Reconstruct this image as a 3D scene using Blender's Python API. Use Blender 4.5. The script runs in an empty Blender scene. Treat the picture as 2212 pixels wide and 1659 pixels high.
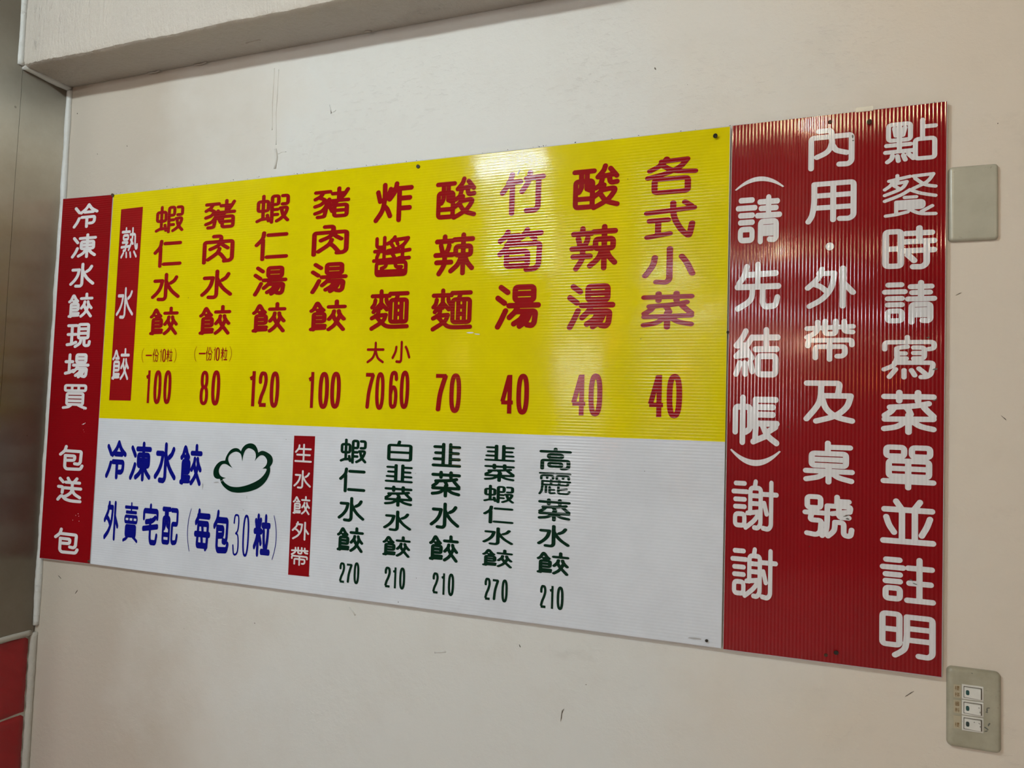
import bpy, bmesh, math, random
import numpy as np
from mathutils import Vector, Matrix
from mathutils.geometry import tessellate_polygon
random.seed(7)
SC = bpy.context.scene
COL = SC.collection
# ------------------------------------------------------------------ camera
F_PX = 1600.0
def rod(w):
    th = np.linalg.norm(w); k = w/th
    K = np.array([[0,-k[2],k[1]],[k[2],0,-k[0]],[-k[1],k[0],0]])
    return np.eye(3)+np.sin(th)*K+(1-np.cos(th))*K@K
RR = rod(np.array([-0.05657299, 0.36610426, 0.02185664])) @ np.array([[1,0,0],[0,0,-1],[0,1,0]], float)
cam_d = bpy.data.cameras.new('camera'); cam = bpy.data.objects.new('camera', cam_d); COL.objects.link(cam)
cam_d.sensor_width = 36.0; cam_d.lens = F_PX/2212*36.0; cam_d.clip_start = 0.05
m = Matrix.Identity(4)
for i in range(3):
    m[i][0] = RR[0][i]; m[i][1] = -RR[1][i]; m[i][2] = -RR[2][i]
m[0][3], m[1][3], m[2][3] = 1.7622202, -1.3422687, 0.3743849
cam.matrix_world = m
SC.camera = cam
# ------------------------------------------------------------------ world, exposure
wd = bpy.data.worlds.new('world'); SC.world = wd; wd.use_nodes = True
wd.node_tree.nodes['Background'].inputs[0].default_value = (1.0, 0.9, 0.8, 1)
wd.node_tree.nodes['Background'].inputs[1].default_value = 0.5
SC.view_settings.view_transform = 'Standard'; SC.view_settings.look = 'None'
SC.view_settings.gamma = 1.0; SC.view_settings.exposure = 0.25
SC.view_settings.use_curve_mapping = False
LAMP_COOL = 15.0
LAMP_WARM = 14.0
# name, centre x, y, z, length, emission, colour, rotation about z
# kind, centre x, y, z, tube length or bulb radius, emission, colour, label
LAMPS = [
    ('tube', 0.42, -2.10, 1.68, .36, 205.0, (0.80,0.96,1.0), 'bright round diffuser fluorescent lamp under the ceiling, nearest the menu boards'),
    ('tube', 0.87, -4.10, 1.50, .36, 60.0, (0.80,0.95,1.0), 'short round diffuser fluorescent lamp in the second row'),
    ('tube', 0.60, -6.40, 1.50, .80, 50.0, (0.80,0.95,1.0), 'round diffuser fluorescent lamp in the last row'),
    ('bulb', 1.82, -1.75, 1.585, .026, 520.0, (1.0,0.78,0.46), 'warm round bulb hanging nearest the tall red board'),
    ('bulb', 1.66, -3.60, 1.50, .03, 330.0, (1.0,0.78,0.46), 'warm round bulb hanging in the second row'),
    ('bulb', 1.90, -6.80, 1.29, .07, 90.0, (1.0,0.80,0.50), 'warm round bulb hanging low at the far end'),
    ('bulb', 3.80, -3.00, 1.45, .08, 35.0, (1.0,0.86,0.66), 'warm round fill bulb added at the right side of the room'),  # unseen bulb added as warm fill
    ('glow', 0.02, -6.0, 1.22, .10, 34.0, (1.0,0.22,0.03), 'added orange lantern hanging beside the lit window'),  # this and the next two are unseen, added for orange and warm glare
    ('glow', 0.76, -6.0, 0.90, .10, 26.0, (1.0,0.30,0.04), 'added orange lantern hanging lowest at the far end'),
    ('glow', -2.1, -6.9, 1.15, .10, 26.0, (1.0,0.62,0.20), 'added yellow lantern hanging in the far left corner'),
]
# ------------------------------------------------------------------ helpers
def tag(o, label=None, cat=None, group=None, kind=None):
    if label: o['label'] = label
    if cat: o['category'] = cat
    if group: o['group'] = group
    if kind: o['kind'] = kind
    return o
def link(name, me, mat=None, parent=None, loc=None):
    o = bpy.data.objects.new(name, me); COL.objects.link(o)
    if mat is not None and me is not None and not me.materials: me.materials.append(mat)
    if parent: o.parent = parent
    if loc is not None: o.location = loc
    return o
def empty(name, loc=(0,0,0)):
    o = bpy.data.objects.new(name, None); COL.objects.link(o); o.location = loc; o.empty_display_size = .05
    return o
def me_from(name, vs, fs, smooth=False):
    me = bpy.data.meshes.new(name); me.from_pydata([tuple(v) for v in vs], [], fs); me.update()
    if smooth:
        for p in me.polygons: p.use_smooth = True
    return me
def box_me(name, a, b, bevel=0.0, seg=2, smooth=False):
    bm = bmesh.new(); bmesh.ops.create_cube(bm, size=1)
    for v in bm.verts:
        v.co = Vector([(a[i]+b[i])/2 + v.co[i]*(b[i]-a[i]) for i in range(3)])
    if bevel > 0:
        bmesh.ops.bevel(bm, geom=bm.edges[:], offset=bevel, segments=seg, profile=.5, affect='EDGES')
    me = bpy.data.meshes.new(name); bm.to_mesh(me); bm.free()
    if smooth:
        for p in me.polygons: p.use_smooth = True
    return me
def off(me, o):            # move mesh data so that it is local to a root standing at o
    for v in me.vertices: v.co -= Vector(o)
    return me
# ------------------------------------------------------------------ materials
class NT:
    def __init__(s, name):
        s.m = bpy.data.materials.new(name); s.m.use_nodes = True; s.t = s.m.node_tree
        s.b = s.t.nodes['Principled BSDF']
    def n(s, ty, **k):
        nd = s.t.nodes.new(ty)
        for a, v in k.items():
            if a.startswith('i_'): nd.inputs[a[2:].replace('_', ' ')].default_value = v
            else: setattr(nd, a, v)
        return nd
    def l(s, a, b): s.t.links.new(a, b)
    def val(s, sock, v):
        if isinstance(v, (int, float, tuple)): sock.default_value = v
        else: s.l(v, sock)
    def math(s, op, a, b=0.0, c=None, clamp=False):
        nd = s.t.nodes.new('ShaderNodeMath'); nd.operation = op; nd.use_clamp = clamp
        s.val(nd.inputs[0], a); s.val(nd.inputs[1], b)
        if c is not None: s.val(nd.inputs[2], c)
        return nd.outputs[0]
    def mix(s, f, a, b):
        nd = s.t.nodes.new('ShaderNodeMix'); nd.data_type = 'RGBA'
        s.val(nd.inputs[0], f); s.val(nd.inputs[6], a); s.val(nd.inputs[7], b)
        return nd.outputs[2]
    def noise(s, vec, scale, detail=2.0, rough=0.5):
        nd = s.t.nodes.new('ShaderNodeTexNoise'); s.l(vec, nd.inputs['Vector'])
        nd.inputs['Scale'].default_value = scale; nd.inputs['Detail'].default_value = detail; nd.inputs['Roughness'].default_value = rough
        return nd.outputs[0]
    def ramp(s, f, lo, hi):
        nd = s.t.nodes.new('ShaderNodeMapRange'); nd.clamp = True
        s.val(nd.inputs[0], f); nd.inputs[1].default_value = lo; nd.inputs[2].default_value = hi
        return nd.outputs[0]
    def pos(s): return s.t.nodes.new('ShaderNodeNewGeometry')
    def scaled(s, vec, sc):
        nd = s.t.nodes.new('ShaderNodeVectorMath'); nd.operation = 'MULTIPLY'; s.l(vec, nd.inputs[0]); nd.inputs[1].default_value = sc
        return nd.outputs[0]
def lin(r, g, b):
    f = lambda c: ((c/255+.055)/1.055)**2.4 if c > 10 else c/255/12.92
    return (f(r), f(g), f(b), 1.0)
def simple(name, col, rough=.5, metal=0.0, spec=.5, emit=None, es=0.0, alpha=1.0, trans=0.0):
    k = NT(name); k.b.inputs['Base Color'].default_value = col; k.b.inputs['Roughness'].default_value = rough
    k.b.inputs['Metallic'].default_value = metal; k.b.inputs['Specular IOR Level'].default_value = spec
    k.b.inputs['Alpha'].default_value = alpha
    k.b.inputs['Transmission Weight'].default_value = trans
    if emit: k.b.inputs['Emission Color'].default_value = emit; k.b.inputs['Emission Strength'].default_value = es
    return k.m
def sheet_mat(name, col, axis, period=.0057, slope=None, rough=.07, spec=.5, dirt=.1):
    """printed film on fluted plastic board: ribs run across `axis`"""
    slope = slope or (.15 if axis=='X' else .10)
    k = NT(name); g = k.pos(); P = g.outputs['Position']
    sx = k.n('ShaderNodeSeparateXYZ'); k.l(P, sx.inputs[0])
    n1 = k.noise(P, 5.0, 2); n2 = k.noise(P, 60.0, 2)
    c = sx.outputs['XYZ'.index(axis)]
    ph = k.math('MULTIPLY', c, 2*math.pi/period)
    cs = k.math('COSINE', ph)
    c3 = k.math('MULTIPLY', cs, k.math('MULTIPLY', cs, cs))
    amp = k.math('MULTIPLY_ADD', n1, .8*slope, .6*slope)
    sl = k.math('MULTIPLY', c3, amp)
    sl = k.math('ADD', sl, k.math('MULTIPLY_ADD', n2, .03, -.015))
    wav = k.math('MULTIPLY_ADD', k.noise(P, 6.0, 3), .034, -.017)
    cb = k.n('ShaderNodeCombineXYZ')
    k.l(sl, cb.inputs['XYZ'.index(axis)]); k.l(wav, cb.inputs['ZYX'.index(axis)])
    ad = k.n('ShaderNodeVectorMath', operation='ADD'); k.l(g.outputs['Normal'], ad.inputs[0]); k.l(cb.outputs[0], ad.inputs[1])
    nm = k.n('ShaderNodeVectorMath', operation='NORMALIZE'); k.l(ad.outputs[0], nm.inputs[0])
    k.l(nm.outputs[0], k.b.inputs['Normal'])
    d = k.ramp(k.noise(P, 3.0, 6, .7), .35, .8)
    dk = tuple([col[i]*(1-dirt*2.0) for i in range(3)]+[1])
    base = k.mix(d, col, dk)
    vo = k.n('ShaderNodeTexVoronoi'); vo.inputs['Scale'].default_value = 28.0; k.l(P, vo.inputs['Vector'])
    spk = k.math('MULTIPLY', k.math('LESS_THAN', vo.outputs['Distance'], .035), k.math('GREATER_THAN', k.noise(P, 11.0, 1), .56))
    base = k.mix(k.math('MULTIPLY', spk, .6), base, (.05,.035,.02,1))
    k.l(base, k.b.inputs['Base Color'])
    k.val(k.b.inputs['Roughness'], k.math('MULTIPLY_ADD', n2, .08, rough-.03))
    k.b.inputs['Specular IOR Level'].default_value = .38 if axis=='X' else .11
    return k.m
def plaster(name, col, col2, bump=.35, rough=.5, specks=True, coarse=55.0, light_patch=False, st=(1,1,2.6)):
    k = NT(name); g = k.pos(); P = g.outputs['Position']
    a = k.noise(P, 1.7, 3); b = k.noise(P, 9.0, 5, .65)
    if specks is True and light_patch:        # repainted patches, with the light's warmer ends and dimmer left put into the colour
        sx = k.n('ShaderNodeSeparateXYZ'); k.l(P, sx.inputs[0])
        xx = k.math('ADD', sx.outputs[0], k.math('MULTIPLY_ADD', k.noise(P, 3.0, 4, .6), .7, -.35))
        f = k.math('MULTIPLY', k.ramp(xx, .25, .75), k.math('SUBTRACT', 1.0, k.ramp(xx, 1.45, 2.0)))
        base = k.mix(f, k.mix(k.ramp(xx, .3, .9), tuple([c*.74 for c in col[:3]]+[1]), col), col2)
    else:
        base = k.mix(k.ramp(a, .35, .65), col, col2)
    base = k.mix(k.math('MULTIPLY', k.ramp(b, .5, .8), .18), base, tuple([c*.72 for c in col[:3]]+[1]))
    if specks:
        vo = k.n('ShaderNodeTexVoronoi'); vo.inputs['Scale'].default_value = 13.0
        wp = k.n('ShaderNodeVectorMath', operation='ADD'); k.l(P, wp.inputs[0]); wp.inputs[1].default_value = (3.1,1.7,.37); k.l(wp.outputs[0], vo.inputs['Vector'])
        sp = k.math('MULTIPLY', k.math('LESS_THAN', vo.outputs['Distance'], k.math('MULTIPLY_ADD', k.noise(P, 90.0, 1), .035, -.002)), k.math('GREATER_THAN', k.noise(P, 2.3, 2), .52))
        base = k.mix(k.math('MULTIPLY', sp, .75), base, (.10,.075,.055,1))
        sm = k.ramp(k.noise(k.scaled(P, (1.0,1.0,1.6)), 4.0, 8, .75), .62, .80)
        base = k.mix(k.math('MULTIPLY', sm, .20), base, (.16,.13,.10,1))
    k.l(base, k.b.inputs['Base Color'])
    fine = k.noise(k.scaled(P, (1,1,min(1,st[2]))), coarse, 5, .6); vf = k.noise(P, 320.0, 2)
    scr = k.ramp(k.noise(k.scaled(P, st), 38.0, 6, .7), .56, .66)
    msk = k.ramp(k.noise(P, 2.6, 2), .46, .66)
    lump = k.noise(P, 6.0, 3)
    h = k.math('MULTIPLY_ADD', scr, k.math('MULTIPLY', msk, .55), k.math('MULTIPLY_ADD', vf, .12, k.math('MULTIPLY_ADD', lump, 2.2, fine)))
    bp = k.n('ShaderNodeBump'); bp.inputs['Strength'].default_value = bump; bp.inputs['Distance'].default_value = .0025
    k.l(h, bp.inputs['Height']); k.l(bp.outputs[0], k.b.inputs['Normal'])
    k.b.inputs['Roughness'].default_value = rough; k.b.inputs['Specular IOR Level'].default_value = .35
    return k.m
M = {}
M['wall'] = plaster('wall_paint', (.63,.555,.475,1), (.60,.59,.57,1), .42, .5, light_patch=True)
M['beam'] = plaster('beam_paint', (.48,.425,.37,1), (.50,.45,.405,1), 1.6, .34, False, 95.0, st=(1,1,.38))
M['room'] = plaster('room_paint', (.31,.31,.305,1), (.30,.30,.29,1), .2, .6, False)
M['floor'] = simple('floor_tile', (.58,.54,.50,1), .4)
RED = (.225,.0032,.006,1); YEL = (.665,.555,.001,1); WHI = (.62,.64,.70,1)
M['red_v'] = sheet_mat('red_film_upright_ribs', RED, 'X')
M['red_h'] = sheet_mat('red_film_level_ribs', RED, 'Z', .0056)
M['yellow'] = sheet_mat('yellow_film', YEL, 'Z', .0056)
M['white'] = sheet_mat('white_film', WHI, 'Z', .0056)
M['W_v'] = sheet_mat('white_letter_film', (.68,.66,.68,1), 'X', dirt=.12)
M['W_h'] = sheet_mat('white_letter_film_level', (.66,.63,.65,1), 'Z', .0056)
M['R_h'] = sheet_mat('dark_red_ink', (.27,.006,.008,1), 'Z', .0056)
M['B_h'] = sheet_mat('dark_blue_ink', (.004,.006,.20,1), 'Z', .0056)
M['G_h'] = sheet_mat('dark_green_ink', (.002,.021,.010,1), 'Z', .0056)
M['core'] = simple('board_core', (.42,.40,.42,1), .5)
M['nail'] = simple('nail_steel', (.05,.045,.04,1), .45, .7)
M['rust'] = simple('rusty_nail', (.07,.035,.02,1), .7, .3)
M['caulk'] = plaster('caulk', (.60,.60,.60,1), (.52,.51,.49,1), .6, .5, True, 120.0)
M['grout'] = plaster('grout', (.52,.49,.44,1), (.40,.37,.33,1), .6, .6, True, 120.0)
M['dust'] = simple('dust_black', (.02,.018,.015,1), .9)
M['chip'] = simple('chip_dark', (.11,.09,.07,1), .8)
M['scuff'] = simple('scuff_white', (.62,.55,.55,1), .6)
M['smudge'] = simple('smudge_grey', (.36,.36,.37,1), .6)
M['tape'] = simple('clear_tape', (.75,.70,.60,1), .2, alpha=.45)
M['lamp_body'] = simple('lamp_enamel', (.8,.8,.8,1), .4)
def plate_mat(name, c1, c2, rough):
    k = NT(name); P = k.pos().outputs['Position']
    a = k.noise(P, 30.0, 4, .6); b = k.noise(P, 160.0, 4, .7)
    base = k.mix(k.ramp(a, .35, .7), c1, c2)
    base = k.mix(k.math('MULTIPLY', k.ramp(b, .66, .76), .5), base, (.12,.10,.07,1))
    k.l(base, k.b.inputs['Base Color']); k.b.inputs['Roughness'].default_value = rough
    return k.m
M['plate'] = plate_mat('old_cream_plastic', (.42,.395,.32,1), (.38,.36,.285,1), .24)
M['plate2'] = plate_mat('old_tan_plastic', (.37,.34,.26,1), (.29,.265,.195,1), .34)
M['rocker'] = plate_mat('white_switch_plastic', (.66,.64,.60,1), (.56,.54,.50,1), .3)
M['gap_shade'] = simple('switch_gap_shade', (.12,.10,.08,1), .6)
M['lens'] = simple('green_lens', (.012,.06,.055,1), .2)
M['lens2'] = simple('dark_lens', (.015,.03,.028,1), .2)
M['tapelabel'] = simple('yellowed_tape', (.40,.34,.24,1), .4)
M['brownink'] = simple('brown_ink', (.17,.10,.035,1), .6)
M['grime'] = simple('grime', (.10,.10,.085,1), .7)
def steel():
    k = NT('brushed_steel'); g = k.pos(); P = g.outputs['Position']
    st = k.scaled(P, (1.0, 900.0, 5.0)); n = k.noise(st, 1.0, 3, .6)
    st2 = k.scaled(P, (1.0, 2.2, 7.0)); n2 = k.noise(st2, 1.0, 2)
    cb = k.n('ShaderNodeCombineXYZ'); k.l(k.math('MULTIPLY_ADD', n, .16, -.08), cb.inputs[1]); k.l(k.math('MULTIPLY_ADD', n2, .09, -.045), cb.inputs[2])
    ad = k.n('ShaderNodeVectorMath', operation='ADD'); k.l(g.outputs['Normal'], ad.inputs[0]); k.l(cb.outputs[0], ad.inputs[1])
    nm = k.n('ShaderNodeVectorMath', operation='NORMALIZE'); k.l(ad.outputs[0], nm.inputs[0]); k.l(nm.outputs[0], k.b.inputs['Normal'])
    base = k.mix(k.ramp(k.noise(P, 5.0, 6, .7), .35, .75), (.36,.32,.265,1), (.28,.245,.20,1))
    vo = k.n('ShaderNodeTexVoronoi'); vo.inputs['Scale'].default_value = 12.0; k.l(P, vo.inputs['Vector'])
    spk = k.math('LESS_THAN', vo.outputs['Distance'], k.math('MULTIPLY_ADD', k.noise(P, 30.0, 1), .09, -.02))
    base = k.mix(k.math('MULTIPLY', spk, .6), base, (.12,.09,.08,1))
    k.l(base, k.b.inputs['Base Color']); k.b.inputs['Metallic'].default_value = 1.0
    k.b.inputs['Roughness'].default_value = .43
    k.b.inputs['Anisotropic'].default_value = 1.0
    tg = k.n('ShaderNodeCombineXYZ'); tg.inputs[1].default_value = 1.0; k.l(tg.outputs[0], k.b.inputs['Tangent'])
    return k.m
M['steel'] = steel()
def tile_mat():
    k = NT('red_glazed_tile'); P = k.pos().outputs['Position']
    base = k.mix(k.noise(P, 12.0, 3), (.33,.006,.010,1), (.27,.005,.009,1))
    k.l(base, k.b.inputs['Base Color']); k.b.inputs['Roughness'].default_value = .28
    return k.m
M['tile'] = tile_mat()
# ------------------------------------------------------------------ setting
CX, ZF, ZC = -.014, -1.12, 1.80
def struct(name, me, mat, label=None):
    o = link(name, me, mat); return tag(o, label, kind='structure')
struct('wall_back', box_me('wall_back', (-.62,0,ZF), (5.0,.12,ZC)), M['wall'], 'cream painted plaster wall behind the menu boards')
def grid_face(name, xs, ys, f):
    vs=[f(x,y) for y in ys for x in xs]; n=len(xs)
    fs=[(j*n+i,j*n+i+1,(j+1)*n+i+1,(j+1)*n+i) for j in range(len(ys)-1) for i in range(n-1)]
    return vs, fs
# beam: cross-section swept along x, slightly uneven arris
def beam_me():
    prof = [(0.0,1.2075),(-.02,1.2055),(-.06,1.2055),(-.112,1.2055),(-.122,1.206),(-.128,1.209),(-.1305,1.216),(-.131,1.24),(-.131,1.30),(-.131,ZC-.0),(0.0,ZC)]
    n = 240; vs=[]; L=5.0-CX
    rnd=[random.uniform(-1,1) for _ in range(n+1)]
    for i in range(n+1):
        x = CX + L*(i/n)**1.6
        w = .0011*rnd[i]+.0009*math.sin(x*23)
        for j,(y,z) in enumerate(prof):
            e = w if 3<=j<=7 else 0
            vs.append((x,y-e*.5,z+e*.8))
    m_=len(prof); fs=[]
    for i in range(n):
        for j in range(m_):
            k=(j+1)%m_; fs.append((i*m_+j,(i+1)*m_+j,(i+1)*m_+k,i*m_+k))
    fs.append(tuple(range(m_))[::1]); fs.append(tuple(n*m_+j for j in reversed(range(m_))))
    me=me_from('beam',vs,fs); bm=bmesh.new(); bm.from_mesh(me); bmesh.ops.recalc_face_normals(bm,faces=bm.faces); bm.to_mesh(me); bm.free()
    for p in me.polygons: p.use_smooth=True
    me.set_sharp_from_angle(angle=math.radians(40))
    return me
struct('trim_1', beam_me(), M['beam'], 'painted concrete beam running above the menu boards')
struct('floor', box_me('floor', (-3.1,-7.3,ZF-.1), (5.1,.12,ZF)), M['floor'], 'tiled floor of the room')
struct('ceiling', box_me('ceiling', (-3.1,-7.3,ZC), (5.1,.12,ZC+.1)), M['room'], 'pale painted ceiling')
struct('wall_right', box_me('wall_right', (5.0,-7.2,ZF), (5.1,.12,ZC)), M['room'], 'pale painted wall on the right side of the room')
struct('wall_front', box_me('wall_front', (-3.1,-7.3,ZF), (5.1,-7.2,ZC)), M['room'], 'pale painted wall facing the menu boards')
struct('wall_far_left', box_me('wall_far_left', (-3.1,-7.2,ZF), (-3.0,.12,ZC)), M['room'], 'pale painted wall at the far left')
wl = struct('wall_left', box_me('wall_left', (-.62,-.80,ZF), (CX-.008,0.0,ZC)), M['room'], 'short side wall clad in brushed steel above red tiles')
# steel sheets: one in the corner, one in front of the beam, seam between them
def steel_me(name, y0, y1, z0, z1):
    ny, nz = 14, 30; vs=[]
    for j in range(nz+1):
        for i in range(ny+1):
            y=y0+(y1-y0)*i/ny; z=z0+(z1-z0)*j/nz
            vs.append((CX+.0006*math.sin(7*z+9*y)+.0004*math.sin(23*z+2), y, z))
    fs=[(j*(ny+1)+i+1,j*(ny+1)+i,(j+1)*(ny+1)+i,(j+1)*(ny+1)+i+1) for j in range(nz) for i in range(ny)]
    nb=len(vs)
    ring=[i for i in range(ny+1)]+[j*(ny+1)+ny for j in range(1,nz+1)]+[nz*(ny+1)+i for i in range(ny-1,-1,-1)]+[j*(ny+1) for j in range(nz-1,0,-1)]
    for r in ring: vs.append((CX-.008, vs[r][1], vs[r][2]))
    for q in range(len(ring)):
        a,b=ring[q],ring[(q+1)%len(ring)]; fs.append((a,b,nb+(q+1)%len(ring),nb+q))
    me=me_from(name,vs,fs)
    bm=bmesh.new(); bm.from_mesh(me)
    s=sum(f.normal.x for f in bm.faces)
    if s<0: bmesh.ops.reverse_faces(bm,faces=bm.faces)
    bm.to_mesh(me); bm.free()
    for p in me.polygons: p.use_smooth=True
    me.set_sharp_from_angle(angle=math.radians(40))
    return me
link('steel_sheet', steel_me('steel_sheet', -.1255, -.004, -.182, 1.203), M['steel'], wl)
link('steel_sheet', steel_me('steel_sheet', -.80, -.1262, -.182, ZC), M['steel'], wl)
# tiles
def tile_me(y0,y1,z0,z1):
    n=26; vs=[]; b=.004
    for j in range(n+1):
        for i in range(n+1):
            y=y0+(y1-y0)*i/n; z=z0+(z1-z0)*j/n
            ed=min(y-y0,y1-y,z-z0,z1-z); k=min(1,ed/b)
            s=(z-z0)*1.0+(y-y0)*.55
            x=CX-.004+.004*math.sqrt(max(0,k*(2-k)))+(.0016*math.sin(s*2*math.pi/.046+.8*math.sin(y*17)))*k
            vs.append((x,y,z))
    fs=[(j*(n+1)+i+1,j*(n+1)+i,(j+1)*(n+1)+i,(j+1)*(n+1)+i+1) for j in range(n) for i in range(n)]
    me=me_from('tile',vs,fs,True)
    if sum(p.normal.x for p in me.polygons)<0: me.flip_normals()
    return me
zt=-.196
for r in range(4):
    for c in range(3):
        y1=-.013-c*.2485; z1=zt-r*.1885
        link('tile', tile_me(max(y1-.2455,-.80),y1,z1-.1855,z1), M['tile'], wl)
link('grout', box_me('grout', (CX-.0085,-.80,ZF), (CX-.0035,-.002,-.183)), M['grout'], wl)
# caulk beads: irregular tubes along the corner lines
def bead(name, pts, r, amp, mat, label, seg=9, step=.011, sq=1.0):
    P=[Vector(p) for p in pts]; path=[]
    for a,b in zip(P[:-1],P[1:]):
        n=max(2,int((b-a).length/step))
        for k in range(n): path.append(a.lerp(b,k/n))
    path.append(P[-1]); vs=[]; 
    ph=random.uniform(0,9); w=0
    for i,c in enumerate(path):
        t=(path[min(i+1,len(path)-1)]-path[max(i-1,0)]).normalized()
        u=Vector((1,0,0)) if abs(t.x)<.9 else Vector((0,0,1)); v=t.cross(u).normalized(); u=v.cross(t).normalized()
        w=.7*w+.3*random.uniform(-1,1); s=i*step
        rr=r*(1+amp*(.6*math.sin(s*31+ph)*math.sin(s*13+2*ph)+1.4*w))
        for k in range(seg):
            a=2*math.pi*k/seg; vs.append(c+u*math.cos(a)*rr+v*math.sin(a)*rr*sq)
    fs=[(i*seg+k,i*seg+(k+1)%seg,(i+1)*seg+(k+1)%seg,(i+1)*seg+k) for i in range(len(path)-1) for k in range(seg)]
    fs+= [tuple(range(seg))[::-1], tuple((len(path)-1)*seg+k for k in range(seg))]
    me=me_from(name,vs,fs,True)
    bm=bmesh.new(); bm.from_mesh(me); bmesh.ops.recalc_face_normals(bm,faces=bm.faces); bm.to_mesh(me); bm.free()
    return struct(name, me, mat, label)
bead('trim_2', [(CX+.0035,-.0015,1.200),(CX+.0055,-.0015,.90),(CX+.0045,-.002,.4),(CX+.005,-.002,-.17)], .0085, .16, M['caulk'], 'white caulk bead in the corner between the steel and the wall')
bead('trim_3', [(CX+.0025,-.001,1.2045),(CX+.004,-.06,1.2035),(CX+.003,-.128,1.204)], .0085, .22, M['caulk'], 'white caulk bead between the steel and the beam underside')
bead('trim_4', [(CX+.0015,-.1315,1.206),(CX+.001,-.1325,1.45),(CX+.001,-.1325,ZC)], .0085, .12, M['caulk'], 'white caulk bead between the steel and the beam face')
bead('trim_5', [(CX-.001,-.80,-.1905),(CX-.001,-.3,-.1885),(CX-.001,-.012,-.1875)], .0075, .15, M['grout'], 'grey grout strip between the steel and the red tiles', sq=1.0)
bead('trim_6', [(CX+.001,-.003,-.188),(CX+.001,-.003,-.7),(CX+.001,-.003,ZF)], .0100, .12, M['grout'], 'pale grout strip in the corner beside the red tiles')
# ------------------------------------------------------------------ ceiling lamps
for kd, x, y, z, Ln, es, colr, lab in LAMPS:
    nm={'tube':'fluorescent_lamp','bulb':'hanging_bulb','glow':'added_glow'}[kd]
    root=empty(nm,(x,y,z)); tag(root,lab,'lamp',None)
    lit=simple('lit_'+kd,(.8,.8,.8,1),.5,emit=(*colr,1),es=es)
    def cyl(name,r1,r2,d,mat,mx,seg=12):
        bm=bmesh.new(); bmesh.ops.create_cone(bm,cap_ends=True,segments=seg,radius1=r1,radius2=r2,depth=d,matrix=mx)
        me=bpy.data.meshes.new(name); bm.to_mesh(me); bm.free(); return link(name,me,mat,root)
    if kd=='tube':
        link('lamp_housing', box_me('lamp_housing',(-Ln/2-.03,-.05,.046),(Ln/2+.03,.05,ZC-z),.004), M['lamp_body'], root)
        cyl('diffuser',.05,.05,Ln,lit,Matrix.Rotation(math.pi/2,4,'Y'),20)
        for s in (-1,1):
            link('end_cap', box_me('end_cap',(s*(Ln/2+.012)-.012,-.054,-.054),(s*(Ln/2+.012)+.012,.054,.054),.01), M['lamp_body'], root)
    else:
        cyl('cord',.003,.003,ZC-z-.9*Ln,M['nail'],Matrix.Translation((0,0,(ZC-z+.9*Ln)/2)),6)
        bm=bmesh.new(); bmesh.ops.create_uvsphere(bm,u_segments=16,v_segments=10,radius=Ln)
        if kd=='glow':
            for v in bm.verts: v.co.z*=1.25
        me=bpy.data.meshes.new('glass_bulb'); bm.to_mesh(me); bm.free()
        link('glass_bulb' if kd=='bulb' else 'glow_ball',me,lit,root)
        cyl('cap',Ln*.35,Ln*.25,Ln*.4,M['lamp_body'],Matrix.Translation((0,0,Ln*(1.05 if kd=='bulb' else 1.3))))
# frosted window at the far end of the room, lit by the street
wn=struct('window_1', box_me('window_1',(-.98,-7.2,.5),(-.38,-7.17,1.4)), M['lamp_body'], 'frosted window at the far end of the room')
link('pane', box_me('pane',(-.94,-7.175,.54),(-.42,-7.165,1.36)), simple('lit_pane',(.8,.8,.8,1),.5,emit=(1,1,1,1),es=26.0), wn)
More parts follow.
